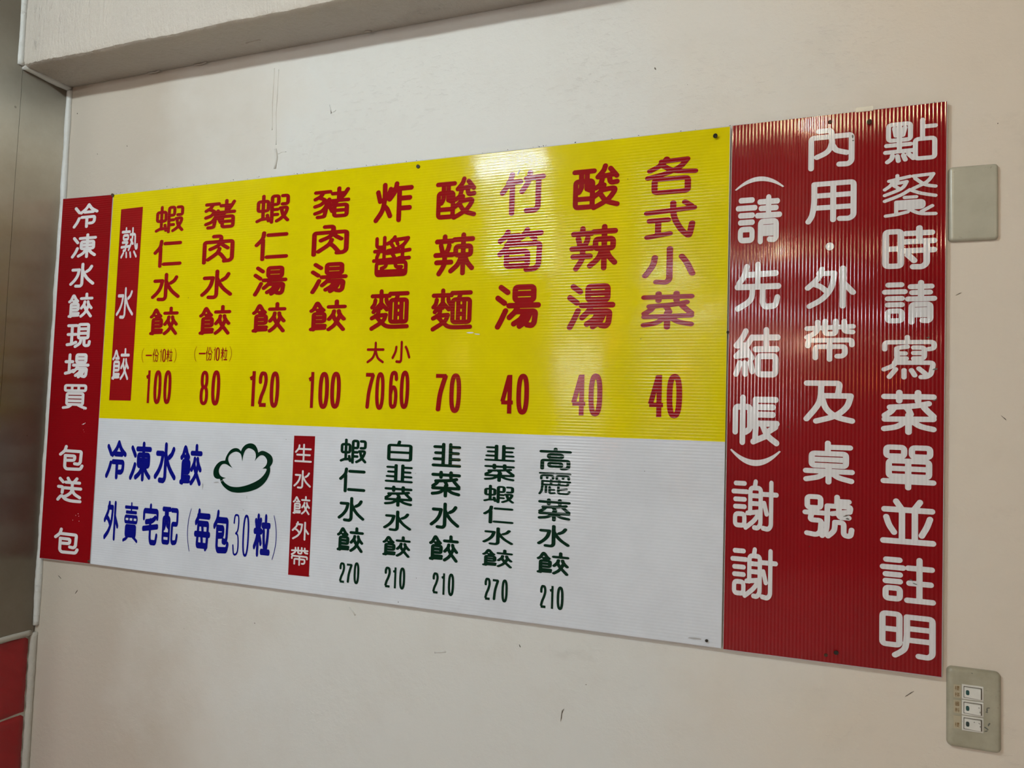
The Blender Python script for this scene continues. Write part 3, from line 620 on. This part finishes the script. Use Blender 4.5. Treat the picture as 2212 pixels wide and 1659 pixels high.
COLS=[
["left","W",5.6,["冷",0.0865,0.8592,0.0862,0.0625],["凍",0.0868,0.7824,0.0862,0.0625],["水",0.087,0.7082,0.0862,0.0625],["餃",0.0873,0.632,0.0862,0.0625],["現",0.0875,0.5561,0.0862,0.0625],["場",0.0878,0.4801,0.0862,0.0625],["買",0.088,0.4031,0.0862,0.0625],["包",0.0885,0.2513,0.0862,0.0625],["送",0.0887,0.1735,0.0862,0.0625],["包",0.0892,0.0475,0.0862,0.0625]],
["menu","W",4.6,["熟",0.2395,0.7824,0.0555,0.0775],["水",0.2368,0.6338,0.0555,0.0775],["餃",0.2341,0.4849,0.0555,0.0775]],
["menu","R",5.8,["蝦",0.3635,0.8312,0.0889,0.0676],["仁",0.3634,0.7488,0.0889,0.0676],["水",0.3633,0.6683,0.0889,0.0676],["餃",0.3633,0.5872,0.0889,0.0676]],
["menu","R",5.8,["豬",0.5152,0.8325,0.0928,0.0684],["肉",0.5155,0.7508,0.0928,0.0684],["水",0.5158,0.669,0.0928,0.0684],["餃",0.516,0.5863,0.0928,0.0684]],
["menu","R",5.8,["蝦",0.6639,0.834,0.0931,0.0678],["仁",0.6652,0.7505,0.0931,0.0678],["湯",0.6664,0.671,0.0931,0.0678],["餃",0.6677,0.5891,0.0931,0.0678]],
["menu","R",5.8,["豬",0.8194,0.8359,0.0947,0.0681],["肉",0.8203,0.7535,0.0947,0.0681],["湯",0.8212,0.6716,0.0947,0.0681],["餃",0.8221,0.5901,0.0947,0.0681]],
["menu","R",5.6,["炸",0.9729,0.8251,0.0931,0.0869],["醬",0.9733,0.7113,0.0931,0.0869],["麵",0.9737,0.5987,0.0931,0.0869]],
["menu","R",5.6,["酸",1.1166,0.8214,0.0916,0.0871],["辣",1.1164,0.7073,0.0916,0.0871],["麵",1.1162,0.5954,0.0916,0.0871]],
["menu","R",5.6,["竹",1.2597,0.821,0.0949,0.0881],["筍",1.2585,0.7087,0.0949,0.0881],["湯",1.2573,0.5975,0.0949,0.0881]],
["menu","R",5.6,["酸",1.4065,0.8198,0.0928,0.0875],["辣",1.4047,0.7048,0.0928,0.0875],["湯",1.4031,0.594,0.0928,0.0875]],
["menu","R",5.6,["各",1.5466,0.8301,0.0952,0.0697],["式",1.5459,0.7484,0.0952,0.0697],["小",1.5452,0.665,0.0952,0.0697],["菜",1.5445,0.5835,0.0952,0.0697]],
["menu","R",0,["(",0.3034,0.5055,0.0065,0.0358]],
["menu","R",4,["一",0.3227,0.5055,0.0195,0.0034],["份",0.3441,0.5054,0.0189,0.0321],["1",0.3596,0.5054,0.004,0.0297],["0",0.3701,0.5053,0.0109,0.031],["粒",0.3867,0.5053,0.0187,0.0308]],
["menu","R",0,[")",0.4045,0.5052,0.0063,0.0351]],
["menu","R",0,["(",0.4646,0.5087,0.0067,0.0363]],
["menu","R",4,["一",0.4844,0.5094,0.0197,0.0035],["份",0.5047,0.5086,0.0193,0.0325],["1",0.5203,0.5085,0.0041,0.0303],["0",0.5297,0.5078,0.0112,0.0309],["粒",0.5482,0.5077,0.019,0.0315]],
["menu","R",0,[")",0.5665,0.5084,0.0065,0.0356]],
["menu","R",5.6,["大",0.9443,0.51,0.0421,0.0454],["小",1.0048,0.5107,0.0436,0.0464]],
["menu","R",-1,["1",0.3248,0.4309,0.0126,0.0777],["0",0.355,0.4302,0.0238,0.0799],["0",0.3856,0.4306,0.0235,0.0794]],
["menu","R",-1,["8",0.4956,0.4302,0.0246,0.0791],["0",0.529,0.4307,0.0251,0.0803]],
["menu","R",-1,["1",0.6315,0.4303,0.0161,0.0786],["2",0.6609,0.4297,0.0243,0.0787],["0",0.6925,0.4291,0.0252,0.0802]],
["menu","R",-1,["1",0.788,0.4297,0.014,0.0776],["0",0.8206,0.4292,0.0263,0.0792],["0",0.8503,0.43,0.026,0.0786]],
["menu","R",-1,["7",0.9344,0.4299,0.0212,0.0748],["0",0.9585,0.4299,0.0217,0.0782],["6",0.99,0.4328,0.0206,0.0783],["0",1.0161,0.4332,0.0219,0.0785]],
["menu","R",-1,["7",1.0998,0.4286,0.0261,0.0752],["0",1.1305,0.4281,0.0256,0.0789]],
["menu","R",-1,["4",1.2404,0.4279,0.0262,0.0749],["0",1.2731,0.4284,0.0258,0.0784]],
["menu","R",-1,["4",1.3837,0.4288,0.027,0.0762],["0",1.4162,0.4293,0.0262,0.0792]],
["menu","R",-1,["4",1.527,0.4294,0.027,0.0755],["0",1.5602,0.4296,0.0272,0.079]],
["right","W",5.6,["點",1.9306,0.8517,0.0789,0.0717],["餐",1.9305,0.7622,0.0789,0.0717],["時",1.9303,0.6755,0.0789,0.0717],["請",1.9302,0.5865,0.0789,0.0717],["寫",1.93,0.4982,0.0789,0.0717],["菜",1.9299,0.4099,0.0789,0.0717],["單",1.9297,0.3219,0.0789,0.0717],["並",1.9296,0.2364,0.0789,0.0717],["註",1.9294,0.1455,0.0789,0.0717],["明",1.9292,0.0587,0.0789,0.0717]],
["right","W",5.6,["內",1.8127,0.8507,0.0714,0.0718],["用",1.8128,0.7597,0.0786,0.0718],["外",1.813,0.6152,0.0786,0.0718],["帶",1.8131,0.5267,0.0786,0.0718],["及",1.8132,0.4237,0.0786,0.0718],["桌",1.8133,0.3244,0.0786,0.0718],["號",1.8134,0.2365,0.0786,0.0718]],
["right","W",0,["·",1.8118,0.6843,0.013,0.0133]],
["right","W",5.6,["請",1.698,0.7377,0.0762,0.0864],["先",1.6981,0.621,0.0762,0.0864],["結",1.6982,0.5072,0.0762,0.0864],["帳",1.6984,0.3909,0.0762,0.0864],["謝",1.6985,0.2471,0.0762,0.0864],["謝",1.6986,0.1328,0.0762,0.0864]],
["right","W",0,["∩",1.6984,0.8025,0.0812,0.0217]],
["right","W",0,["∪",1.698,0.3266,0.0821,0.0274]],
["menu","B",6.2,["冷",0.2376,0.2541,0.0655,0.0944],["凍",0.3154,0.2539,0.0667,0.0943],["水",0.3922,0.2542,0.0665,0.0957],["餃",0.4689,0.2542,0.0645,0.0956]],
["menu","B",6.2,["外",0.233,0.109,0.0475,0.0949],["賣",0.296,0.1094,0.0471,0.0951],["宅",0.3567,0.1097,0.0491,0.0967],["配",0.4163,0.11,0.0491,0.0868]],
["menu","B",7.0,["每",0.5118,0.1092,0.0462,0.095],["包",0.5652,0.1093,0.0451,0.0967],["粒",0.6775,0.1103,0.0455,0.0942]],
["menu","B",-0.55,["3",0.6072,0.1058,0.0174,0.0916],["0",0.6341,0.1062,0.0179,0.0923]],
["menu","B",0,["(",0.4729,0.106,0.0091,0.099],[")",0.7117,0.1083,0.0098,0.0979]],
["menu","W",4.6,["生",0.7764,0.2939,0.0445,0.0396],["水",0.7769,0.2375,0.0445,0.0396],["餃",0.7774,0.183,0.0445,0.0396],["外",0.7779,0.1287,0.0445,0.0396],["帶",0.7784,0.0746,0.0445,0.0396]],
["menu","G",5.6,["蝦",0.9009,0.3031,0.0649,0.0517],["仁",0.9013,0.2429,0.0649,0.0517],["水",0.9017,0.1826,0.0649,0.0517],["餃",0.9021,0.1213,0.0649,0.0517]],
["menu","G",5.6,["白",1.0109,0.3088,0.0582,0.0418],["韭",1.011,0.2631,0.0648,0.037],["菜",1.0112,0.2169,0.0648,0.0418],["水",1.0114,0.1674,0.0648,0.0418],["餃",1.0115,0.1169,0.0648,0.0418]],
["menu","G",5.6,["韭",1.1166,0.3052,0.0648,0.0475],["菜",1.1169,0.2475,0.0648,0.052],["水",1.1171,0.1856,0.0648,0.052],["餃",1.1174,0.1226,0.0648,0.052]],
["menu","G",5.6,["韭",1.2299,0.314,0.0637,0.0315],["菜",1.2302,0.276,0.0637,0.0342],["蝦",1.2306,0.2351,0.0637,0.0342],["仁",1.231,0.1954,0.0637,0.0342],["水",1.2314,0.155,0.0637,0.0342],["餃",1.2318,0.114,0.0637,0.0342]],
["menu","G",5.6,["高",1.3424,0.3081,0.0638,0.0419],["麗",1.3425,0.2614,0.0638,0.0419],["菜",1.3427,0.2129,0.0638,0.0419],["水",1.3429,0.1644,0.0638,0.0419],["餃",1.3431,0.1153,0.0638,0.0419]],
["menu","G",-1,["2",0.8861,0.0515,0.0137,0.0419],["7",0.9039,0.0515,0.0137,0.0393],["0",0.9207,0.0535,0.0134,0.0445]],
["menu","G",-1,["2",0.994,0.0533,0.0141,0.0414],["1",1.0099,0.0535,0.0083,0.0418],["0",1.0277,0.0539,0.0135,0.044]],
["menu","G",-1,["2",1.1022,0.0531,0.0132,0.0411],["1",1.1186,0.0528,0.0079,0.0416],["0",1.1361,0.053,0.0135,0.0436]],
["menu","G",-1,["2",1.2135,0.0538,0.0128,0.0419],["7",1.2305,0.0537,0.0131,0.0395],["0",1.2488,0.0535,0.0129,0.0432]],
["menu","G",-1,["2",1.3261,0.052,0.0125,0.0423],["1",1.3422,0.0522,0.0078,0.0419],["0",1.3592,0.0523,0.0134,0.0429]]]
DUMP_OUT=[[0.5544,0.2261],[0.5449,0.2261],[0.5379,0.2299],[0.535,0.2378],[0.5367,0.2485],[0.5448,0.2596],[0.5552,0.266],[0.5669,0.2679],[0.5686,0.2756],[0.5753,0.2866],[0.5835,0.2938],[0.5933,0.2969],[0.6026,0.2957],[0.6095,0.2904],[0.613,0.2977],[0.6204,0.3048],[0.6294,0.3084],[0.6385,0.309],[0.6471,0.3059],[0.6533,0.2989],[0.6571,0.2893],[0.6627,0.2927],[0.6704,0.2939],[0.6821,0.2907],[0.6926,0.2845],[0.6969,0.2764],[0.6961,0.2681],[0.6902,0.2601],[0.6914,0.2514],[0.6877,0.2388],[0.6783,0.2248],[0.6624,0.2125],[0.6423,0.2045],[0.6217,0.2001],[0.6035,0.1984],[0.5862,0.1999],[0.5711,0.2064],[0.5598,0.2158]]
DUMP_IN=[[0.5618,0.2263],[0.571,0.2293],[0.5615,0.2307],[0.5538,0.2351],[0.5502,0.2428],[0.5521,0.2515],[0.5577,0.2581],[0.5649,0.2603],[0.5717,0.2593],[0.5792,0.256],[0.5888,0.2518],[0.5803,0.2603],[0.5753,0.2696],[0.5765,0.2781],[0.5834,0.2848],[0.5951,0.289],[0.6044,0.2873],[0.6107,0.2818],[0.6145,0.2678],[0.6166,0.2821],[0.6212,0.2928],[0.6274,0.2973],[0.6333,0.298],[0.6432,0.2948],[0.6494,0.2888],[0.651,0.2795],[0.6484,0.2702],[0.6546,0.2775],[0.662,0.2831],[0.669,0.2844],[0.6762,0.2811],[0.6818,0.2736],[0.681,0.2653],[0.6763,0.2594],[0.6701,0.2549],[0.6816,0.2548],[0.6772,0.2444],[0.6663,0.2335],[0.6526,0.2254],[0.635,0.2181],[0.6196,0.2135],[0.6027,0.2107],[0.5854,0.2115],[0.5731,0.216],[0.5654,0.2214]]
# ------------------------------------------------------------------ the three boards
YS, YP, YL, YT = -.011, -.0111, -.0114, -.0117     # sheet front, printed field, bands, lettering
def quad_me(name, pts, y):
    me=me_from(name,[(p[0],y,p[1]) for p in pts],[tuple(range(len(pts)))])
    if me.polygons[0].normal.y>0: me.flip_normals()
    return me
def prism_me(name, pts, y0, y1):
    n=len(pts); vs=[(p[0],y0,p[1]) for p in pts]+[(p[0],y1,p[1]) for p in pts]
    fs=[tuple(range(n)),tuple(range(n,2*n))[::-1]]+[(i,i+n,(i+1)%n+n,(i+1)%n) for i in range(n)]
    me=me_from(name,vs,fs); bm=bmesh.new(); bm.from_mesh(me); bmesh.ops.recalc_face_normals(bm,faces=bm.faces); bm.to_mesh(me); bm.free()
    return me
def inset(q,d=.0008):      # TL TR BR BL
    return [(q[0][0]+d,q[0][1]-d),(q[1][0]-d,q[1][1]-d),(q[2][0]-d,q[2][1]+d),(q[3][0]+d,q[3][1]+d)]
LQ=[(.0013,.9099),(.1749,.9068),(.1722,-.0004),(-.0012,-.0028)]
MQ=[(.1757,.9067),(1.6488,.9092),(1.6481,.0),(.1732,-.0005)]
RQ=[(1.6512,.9096),(1.9835,.9112),(1.9775,.0011),(1.6504,-.0009)]
midL,midR=(.1687+.0046,.3523),(1.6484,.3518)
boards={}
def board(key, q, label, fields):
    o=(( q[0][0]+q[1][0])/2, YS, q[3][1]); root=empty('menu_board' if key=='menu' else 'sign_board', o); tag(root,label,'sign')
    link('sheet', off(prism_me('sheet',q,YS,-.005),o), M['core'], root)
    for nm,pts,mat,y,lab in fields:
        f=link(nm, off(quad_me(nm,pts,y),o), M[mat], root)
        if lab: f['label']=lab
    boards[key]=(root,o)
board('left', LQ, 'narrow red board with one column of white writing beside the steel sheet', [('printed_field', inset(LQ), 'red_h', YP, None)])
i=inset(MQ,.0012)
board('menu', MQ, 'wide yellow and white menu board with red, blue and green writing', [
    ('printed_field',[i[0],i[1],midR,midL],'yellow',YP,'yellow upper field with dark red dishes and prices'),
    ('printed_field',[midL,midR,i[2],i[3]],'white',YP,'white lower field with blue and green writing'),
    ('heading_band',[(.2055,.8669),(.2765,.868),(.2733,.3967),(.2031,.3964)],'R_h',YL,'red upright band with white heading on the yellow field'),
    ('heading_band',[(.7502,.3303),(.8042,.331),(.8043,.0341),(.7511,.0332)],'red_h',YL,'red upright band with white heading on the white field')])
board('right', RQ, 'tall red board with three columns of large white writing', [('printed_field', inset(RQ), 'red_v', YP, None)])
for c in COLS:
    key,colr,r=c[:3]; root,o=boards[key]
    mat=M[colr+('_v' if key=='right' else '_h')]
    for ch,x,z,w,h in c[3:]:
        nm='printed_numeral' if ch in DG else ('printed_bracket' if ch in '()∩∪' else ('printed_dot' if ch=='·' else 'printed_character'))
        src=glyph_me(ch,r)
        k2=(src.name,mat.name)
        if k2 in CACHE: me=CACHE[k2]
        else: me=src.copy(); me.materials.clear(); me.materials.append(mat); CACHE[k2]=me
        ob=link(nm, me, None, root, (x-o[0], YT-o[1], z-o[2]))
        ob.scale=(w,1,h)
# dumpling drawing
def crv(pts, corners):
    out=[]; n=len(pts)
    for i in range(n):
        a,b,c,d=[np.array(pts[(i+k)%n],float) for k in (-1,0,1,2)]
        if i in corners: a=b
        if (i+1)%n in corners: d=c
        for k in range(4):
            t=k/4; out.append(tuple(.5*((2*b)+(-a+c)*t+(2*a-5*b+4*c-d)*t*t+(-a+3*b-3*c+d)*t**3)))
    return out
root,o=boards['menu']
lo=crv(DUMP_OUT,{0,7,13,20,27}); li=crv(DUMP_IN,{0,1,10,18,26,33,34})
me=fill_me('dumpling_drawing',[[(a,b) for a,b in lo],[(a,b) for a,b in li]],norm=False,y=YT)
link('dumpling_drawing', off(me,o), M['G_h'], root)['label']='dark green outline drawing of a pleated dumpling'
# scuffs and smudges on the boards: small irregular flecks
def fleck_me(name, cx, cz, rx, rz, n=7, rot=0.0, y=YT-.0002):
    pts=[]
    for k in range(n):
        a=2*math.pi*k/n; q=random.uniform(.55,1.0); u,v=math.cos(a)*rx*q,math.sin(a)*rz*q
        pts.append((cx+u*math.cos(rot)-v*math.sin(rot), cz+u*math.sin(rot)+v*math.cos(rot)))
    return quad_me(name,pts,y)
def flecks(key, mat, spots, name='scuff'):
    root,o=boards[key]
    for cx,cz,rx,rz,rot in spots:
        link(name, off(fleck_me(name,cx,cz,rx,rz,7,rot),o), M[mat], root)
flecks('left','scuff',[(.1231,.3362,.0035,.0018,.3),(.128,.3385,.003,.0012,.9),(.119,.335,.0015,.0012,0),(.124,.322,.0008,.0008,0),(.127,.317,.0007,.0007,0),(.116,.112,.0010,.0015,0),(.1235,.1165,.0014,.0012,0),(.126,.111,.0011,.0011,0),(.128,.099,.0012,.0012,0),(.107,.100,.0009,.0012,0),(.121,.372,.0007,.003,.4)])
flecks('menu','scuff',[(1.158,.5484,.011,.0022,-.05),(1.174,.5455,.009,.0015,-.12),(1.2509,.8629,.0016,.0075,-.35)])
flecks('menu','smudge',[(.545,.218,.012,.0014,.15),(.56,.222,.005,.001,.3),(.506,.207,.0012,.011,0),(.625,.162,.004,.0012,-.3),(.632,.19,.001,.004,.1),(1.605,.012,.016,.0022,.03)])
flecks('right','grime',[(1.8452,.868,.0016,.004,.3),(1.846,.861,.0022,.0016,0),(1.957,.5295,.003,.0012,.2),(1.967,.4305,.0045,.0012,.5),(1.841,.2395,.007,.0012,.3),(1.843,.2345,.0045,.0016,-.2),(1.967,.4790,.005,.0018,.1),(1.935,.1455,.004,.001,-.5),(1.9395,.1405,.005,.0009,-.3)],'smudge')
# ------------------------------------------------------------------ nails
def nail(x,z,r,mat,label,tilt=0.0,dep=.006,bent=0):
    root=empty('nail',(x,0,z)); tag(root,label,'nail')
    bm=bmesh.new(); bmesh.ops.create_cone(bm,cap_ends=True,segments=12,radius1=r,radius2=r*.86,depth=.0012,matrix=Matrix.Translation((bent,-.011-dep,-bent*.6))@Matrix.Rotation(math.pi/2+tilt,4,'X')@Matrix.Rotation(tilt*.7,4,'Y'))
    me=bpy.data.meshes.new('nail_head'); bm.to_mesh(me); bm.free(); link('nail_head',me,M[mat],root)
    bm=bmesh.new(); L=.011+dep+.01
    bmesh.ops.create_cone(bm,cap_ends=True,segments=8,radius1=r*.42,radius2=r*.42,depth=L,matrix=Matrix.Translation((0,-.011-dep+L/2,0))@Matrix.Rotation(math.pi/2,4,'X'))
    for v in bm.verts:
        t=max(0,(-v.co.y-.003)/(.005+dep)); v.co.x+=bent*t; v.co.z-=bent*.6*t
    me=bpy.data.meshes.new('nail_shank'); bm.to_mesh(me); bm.free(); link('nail_shank',me,M[mat],root)
nail(1.6226,.892,.0042,'nail','dark bent nail at the top right corner of the yellow field',.5,.007,.001)
nail(1.0294,.8941,.0040,'nail','dark nail in the middle of the top edge of the yellow field',.3,.003,-.001)
nail(.1763,.9040,.0044,'rust','dark nail at the top joint between the narrow red board and the yellow field',.2,.003)
nail(1.6237,.011,.0028,'nail','small grey nail at the bottom right corner of the white field',.3,.004)
nail(1.8104,.8967,.0032,'rust','brown nail above the top character of the middle column on the red board',.1,.002)
nail(1.8691,.8882,.0042,'rust','large dark nail left of the top right character on the red board',.4,.007,.001)
nail(1.8271,.0189,.0038,'nail','grey nail near the bottom edge of the tall red board, right one of the pair',.2,.003)
nail(1.8119,.0123,.0030,'rust','rusty nail near the bottom edge of the tall red board, left one of the pair',.2,.001)
nail(.1690,.0058,.0032,'rust','rusty nail at the bottom joint between the narrow red board and the white field',.2,.002)
nail(1.6500,.5422,.0026,'nail','tiny dark nail halfway up the joint between the yellow field and the tall red board',.2,.002)
tp=link('tape_piece', box_me('tape_piece',(1.850,-.0116,.9085),(1.876,-.0112,.9165)), M['tape']); tag(tp,'small piece of clear tape on the top edge of the tall red board','tape')
# ------------------------------------------------------------------ dust and flakes
def specks(name, pts, mat, label):
    vs=[];fs=[]
    for x,y,z,s in pts:
        b=len(vs)
        for k in range(4):
            vs.append((x+random.uniform(-s,s),y+random.uniform(-s,s)*.5,z+random.uniform(-s,s)*.8))
        fs+=[(b,b+1,b+2),(b,b+2,b+3),(b,b+3,b+1),(b+1,b+3,b+2)]
    o=link(name,me_from(name,vs,fs),M[mat]); return tag(o,label,'dust',kind='stuff')
pts=[]
for k in range(190):
    x=random.uniform(0,1.98); 
    if random.random()<.45: x=random.choice([.17,.35,.42,.62,.95,1.02,1.3,1.69,1.93,1.975])+random.gauss(0,.02)
    if 0<x<1.98: pts.append((x,random.uniform(-.0115,-.004),.9085+.0012+random.uniform(-.001,.002) if x>.18 else .9105-.0012*x/.17,random.uniform(.0006,.0020)))
specks('dust',pts,'dust','black fluff of dust caught along the top edges of the boards')
def flake(cx,cz,L,w,rot,mat='chip',n=6):
    pts=[]; 
    for k in range(n+1):
        t=k/n-.5; pts.append((t*L, w*(1-4*t*t)*random.uniform(.4,1)+.15*w*math.sin(7*t)))
    for k in range(n,-1,-1):
        t=k/n-.5; pts.append((t*L, -w*(1-4*t*t)*random.uniform(.2,.9)))
    pts=[p for i,p in enumerate(pts) if i not in (0,)]
    P2=[(cx+a*math.cos(rot)-b*math.sin(rot),cz+a*math.sin(rot)+b*math.cos(rot)) for a,b in pts]
    return prism_me('paint_chip',P2,-.0012,0.0)
wbk=bpy.data.objects['wall_back']
for a in [(1.5113,1.0375,.006,.0016,1.9),(1.3648,-.163,.022,.0014,1.45),(1.367,-.155,.012,.0008,1.2),(1.4097,-.1001,.002,.0009,0),(2.0550,.8700,.0016,.0012,0),
          (2.062,.405,.010,.0008,-.8),(2.105,.62,.006,.0008,.6),(1.9341,-.0337,.016,.0006,.7),(.7059,.0235,.008,.0007,.5),(1.2790,-.048,.006,.0010,-1.2),(2.001,.60,.009,.0006,.5),
          (.12,-.075,.012,.0006,.9),(.06,-.045,.012,.0006,-.6),(.1,1.02,.0014,.001,0),(.20,1.03,.0018,.0014,.4),(.02,1.135,.003,.001,1.2)]:
    link('paint_chip', flake(*a), M['chip'], wbk)
_b=bead
for pts,r_ in [([(.640,.0006,1.165),(.638,.0006,1.08),(.642,.0006,1.02)],.0022),([(.652,.0006,1.16),(.650,.0006,1.06),(.655,.0006,.985)],.0018),([(.654,.0004,.975),(.658,.0002,.955),(.655,.0006,.93)],.0040),([(.662,.0006,.963),(.672,.0006,.967),(.684,.0008,.966)],.0018),
    ([(.795,.0006,1.060),(.800,.0006,1.040),(.812,.0006,1.046)],.0014),([(1.10,.0008,-.085),(1.125,.0008,-.080)],.0018),([(.90,.0008,-.02),(.915,.0008,-.035)],.0016)]:
    rg=bead('plaster_ridge',pts,r_,.35,M['wall'],None); del rg['kind']; rg.parent=wbk
for pts,r_ in [([(.262,-.006,1.2050),(.285,-.004,1.2045),(.300,-.007,1.2052)],.0014),([(.405,-.005,1.2050),(.425,-.003,1.2044),(.445,-.006,1.2052)],.0017),([(.885,-.012,1.2050),(.900,-.008,1.2046)],.0015),([(.60,-.05,1.2050),(.64,-.052,1.2050)],.0012)]:
    rg=bead('plaster_ridge',pts,r_,.5,M['beam'],None); del rg['kind']; rg.parent=bpy.data.objects['trim_1']
# ------------------------------------------------------------------ wall plates
def rplate(name, w, h, d, R, bev, mat, parent, cz=0.0):
    """rounded rectangular plate, domed edge, standing on the wall (y=0) around the root"""
    N=8; prof=[(0,0.0),(0,.35*d),(.12*bev,.62*d),(.45*bev,.88*d),(bev,d*.985),(bev*1.8,d)]
    rings=[]
    for ins,y in prof:
        ring=[]; r=max(R-ins,.0015); W=w/2-ins; H=h/2-ins
        for cxs,czs,a0 in ((1,1,0),(-1,1,90),(-1,-1,180),(1,-1,270)):
            for k in range(N+1):
                a=math.radians(a0+90*k/N); ring.append((cxs*(W-r)+r*math.cos(a),-y,cz+czs*(H-r)+r*math.sin(a)))
        rings.append(ring)
    n=len(rings[0]); vs=[v for r_ in rings for v in r_]; fs=[]
    for j in range(len(rings)-1):
        for i in range(n): fs.append((j*n+i,j*n+(i+1)%n,(j+1)*n+(i+1)%n,(j+1)*n+i))
    fs.append(tuple((len(rings)-1)*n+i for i in range(n))); fs.append(tuple(range(n))[::-1])
    me=me_from(name,vs,fs); bm=bmesh.new(); bm.from_mesh(me); bmesh.ops.recalc_face_normals(bm,faces=bm.faces); bm.to_mesh(me); bm.free()
    for p in me.polygons: p.use_smooth=True
    me.set_sharp_from_angle(angle=math.radians(50))
    return link(name,me,mat,parent)
r1=empty('blank_wall_plate',(2.0205,0,.7440)); tag(r1,'blank cream plastic wall plate beside the upper right edge of the red board','wall plate')
rplate('cover',.0685,.1205,.0085,.006,.004,M['plate'],r1)
r2=empty('light_switch',(2.0208,0,-.0415)); tag(r2,'tan wall plate with three white rocker switches below the tall red board','switch')
pl=rplate('plate',.0720,.1205,.0090,.008,.005,M['plate2'],r2)
for k in range(3):
    zc=-.0158+.0415-k*.02345; xc=-.0022
    fr=link('switch_frame', box_me('switch_frame',(xc-.0143,-.0104,zc-.0112),(xc+.0143,-.0060,zc+.0112),.0006), M['rocker'], r2)
    link('frame_gap_shade', off(box_me('frame_gap_shade',(xc-.0122,-.01062,zc-.0086),(xc+.0122,-.0098,zc+.0086)),(0,0,0)), M['gap_shade'], fr)  # dark joint, wider at the right to stand in for the rocker's shadow
    a,b=xc-.0114,xc+.0106; z0,z1=zc-.0076,zc+.0076
    vs=[(a,-.0098,z0),(b,-.0098,z0),(b,-.0098,z1),(a,-.0098,z1),(a,-.0117,z0),(b-.0008,-.0148,z0),(b-.0008,-.0148,z1),(a,-.0117,z1)]
    fs=[(0,1,2,3),(4,7,6,5),(0,4,5,1),(1,5,6,2),(2,6,7,3),(3,7,4,0)]
    me=me_from('rocker',vs,fs); bm=bmesh.new(); bm.from_mesh(me); bmesh.ops.recalc_face_normals(bm,faces=bm.faces); bmesh.ops.bevel(bm,geom=bm.edges[:],offset=.0004,segments=2,affect='EDGES'); bm.to_mesh(me); bm.free()
    rk=link('rocker', me, M['rocker'], r2)
    N=16; ex=xc-.0072; ln_m=M['lens2'] if k==2 else M['lens']
    sl=.0031/.0212
    ring=[(ex+.0023*math.copysign(abs(math.cos(t*2*math.pi/N))**.7,math.cos(t*2*math.pi/N)),zc+.0038*math.copysign(abs(math.sin(t*2*math.pi/N))**.7,math.sin(t*2*math.pi/N))) for t in range(N)]
    me=me_from('indicator',[(x_,-.0120-(x_-a)*sl,z_) for x_,z_ in ring],[tuple(range(N))])
    if me.polygons[0].normal.y>0: me.flip_normals()
    link('indicator', me, ln_m, rk)
def on_plate(name, me, mat): return link(name, off(me,(0,0,0)), mat, r2)
for k,(chs,zc) in enumerate([('樓梯',.0250),('醬料',.0018),('樓',-.0215)]):
    tl=on_plate('label_tape', box_me('label_tape',(-.0275,-.0094,zc-.0098),(-.0178,-.0088,zc+.0098),.0001), M['tapelabel'])
    for q,ch in enumerate(chs):
        zz = zc+(.0045 if q==0 else -.0052) if len(chs)>1 else zc-.004
        src=glyph_me(ch,4.2); me=src.copy(); me.materials.clear(); me.materials.append(M['brownink'])
        ob=link('printed_character', me, None, tl, (-.0226,-.0096,zz)); ob.scale=(.0062,1,.0068)
for cx,cz,rx,rz,rot in [(.0168,.0030,.0012,.0045,.1),(.0185,.0062,.0026,.0010,.2),(.0165,-.0005,.0025,.0009,-.2),(.0190,-.0185,.0016,.0036,-.5),(.0160,-.0245,.0040,.0014,-.6),(.0155,-.0285,.0030,.0010,.4),(-.0030,.0545,.0016,.0007,-.5)]:
    on_plate('grime', fleck_me('grime',cx,cz,rx,rz,8,rot,-.0093), M['grime'])
for cx,cz,rx,rz,rot,yy in [(.0050,.0062,.0018,.0006,-.1,-.0152),(.0066,-.0005,.0007,.0018,.2,-.0154),(.0055,-.0170,.0016,.0006,-.4,-.0154),(.0066,-.0215,.0008,.0015,.1,-.0156),(-.0010,-.0165,.0012,.0008,.5,-.0142)]:
    on_plate('grime', fleck_me('grime',cx,cz,rx,rz,7,rot,yy), M['grime'])
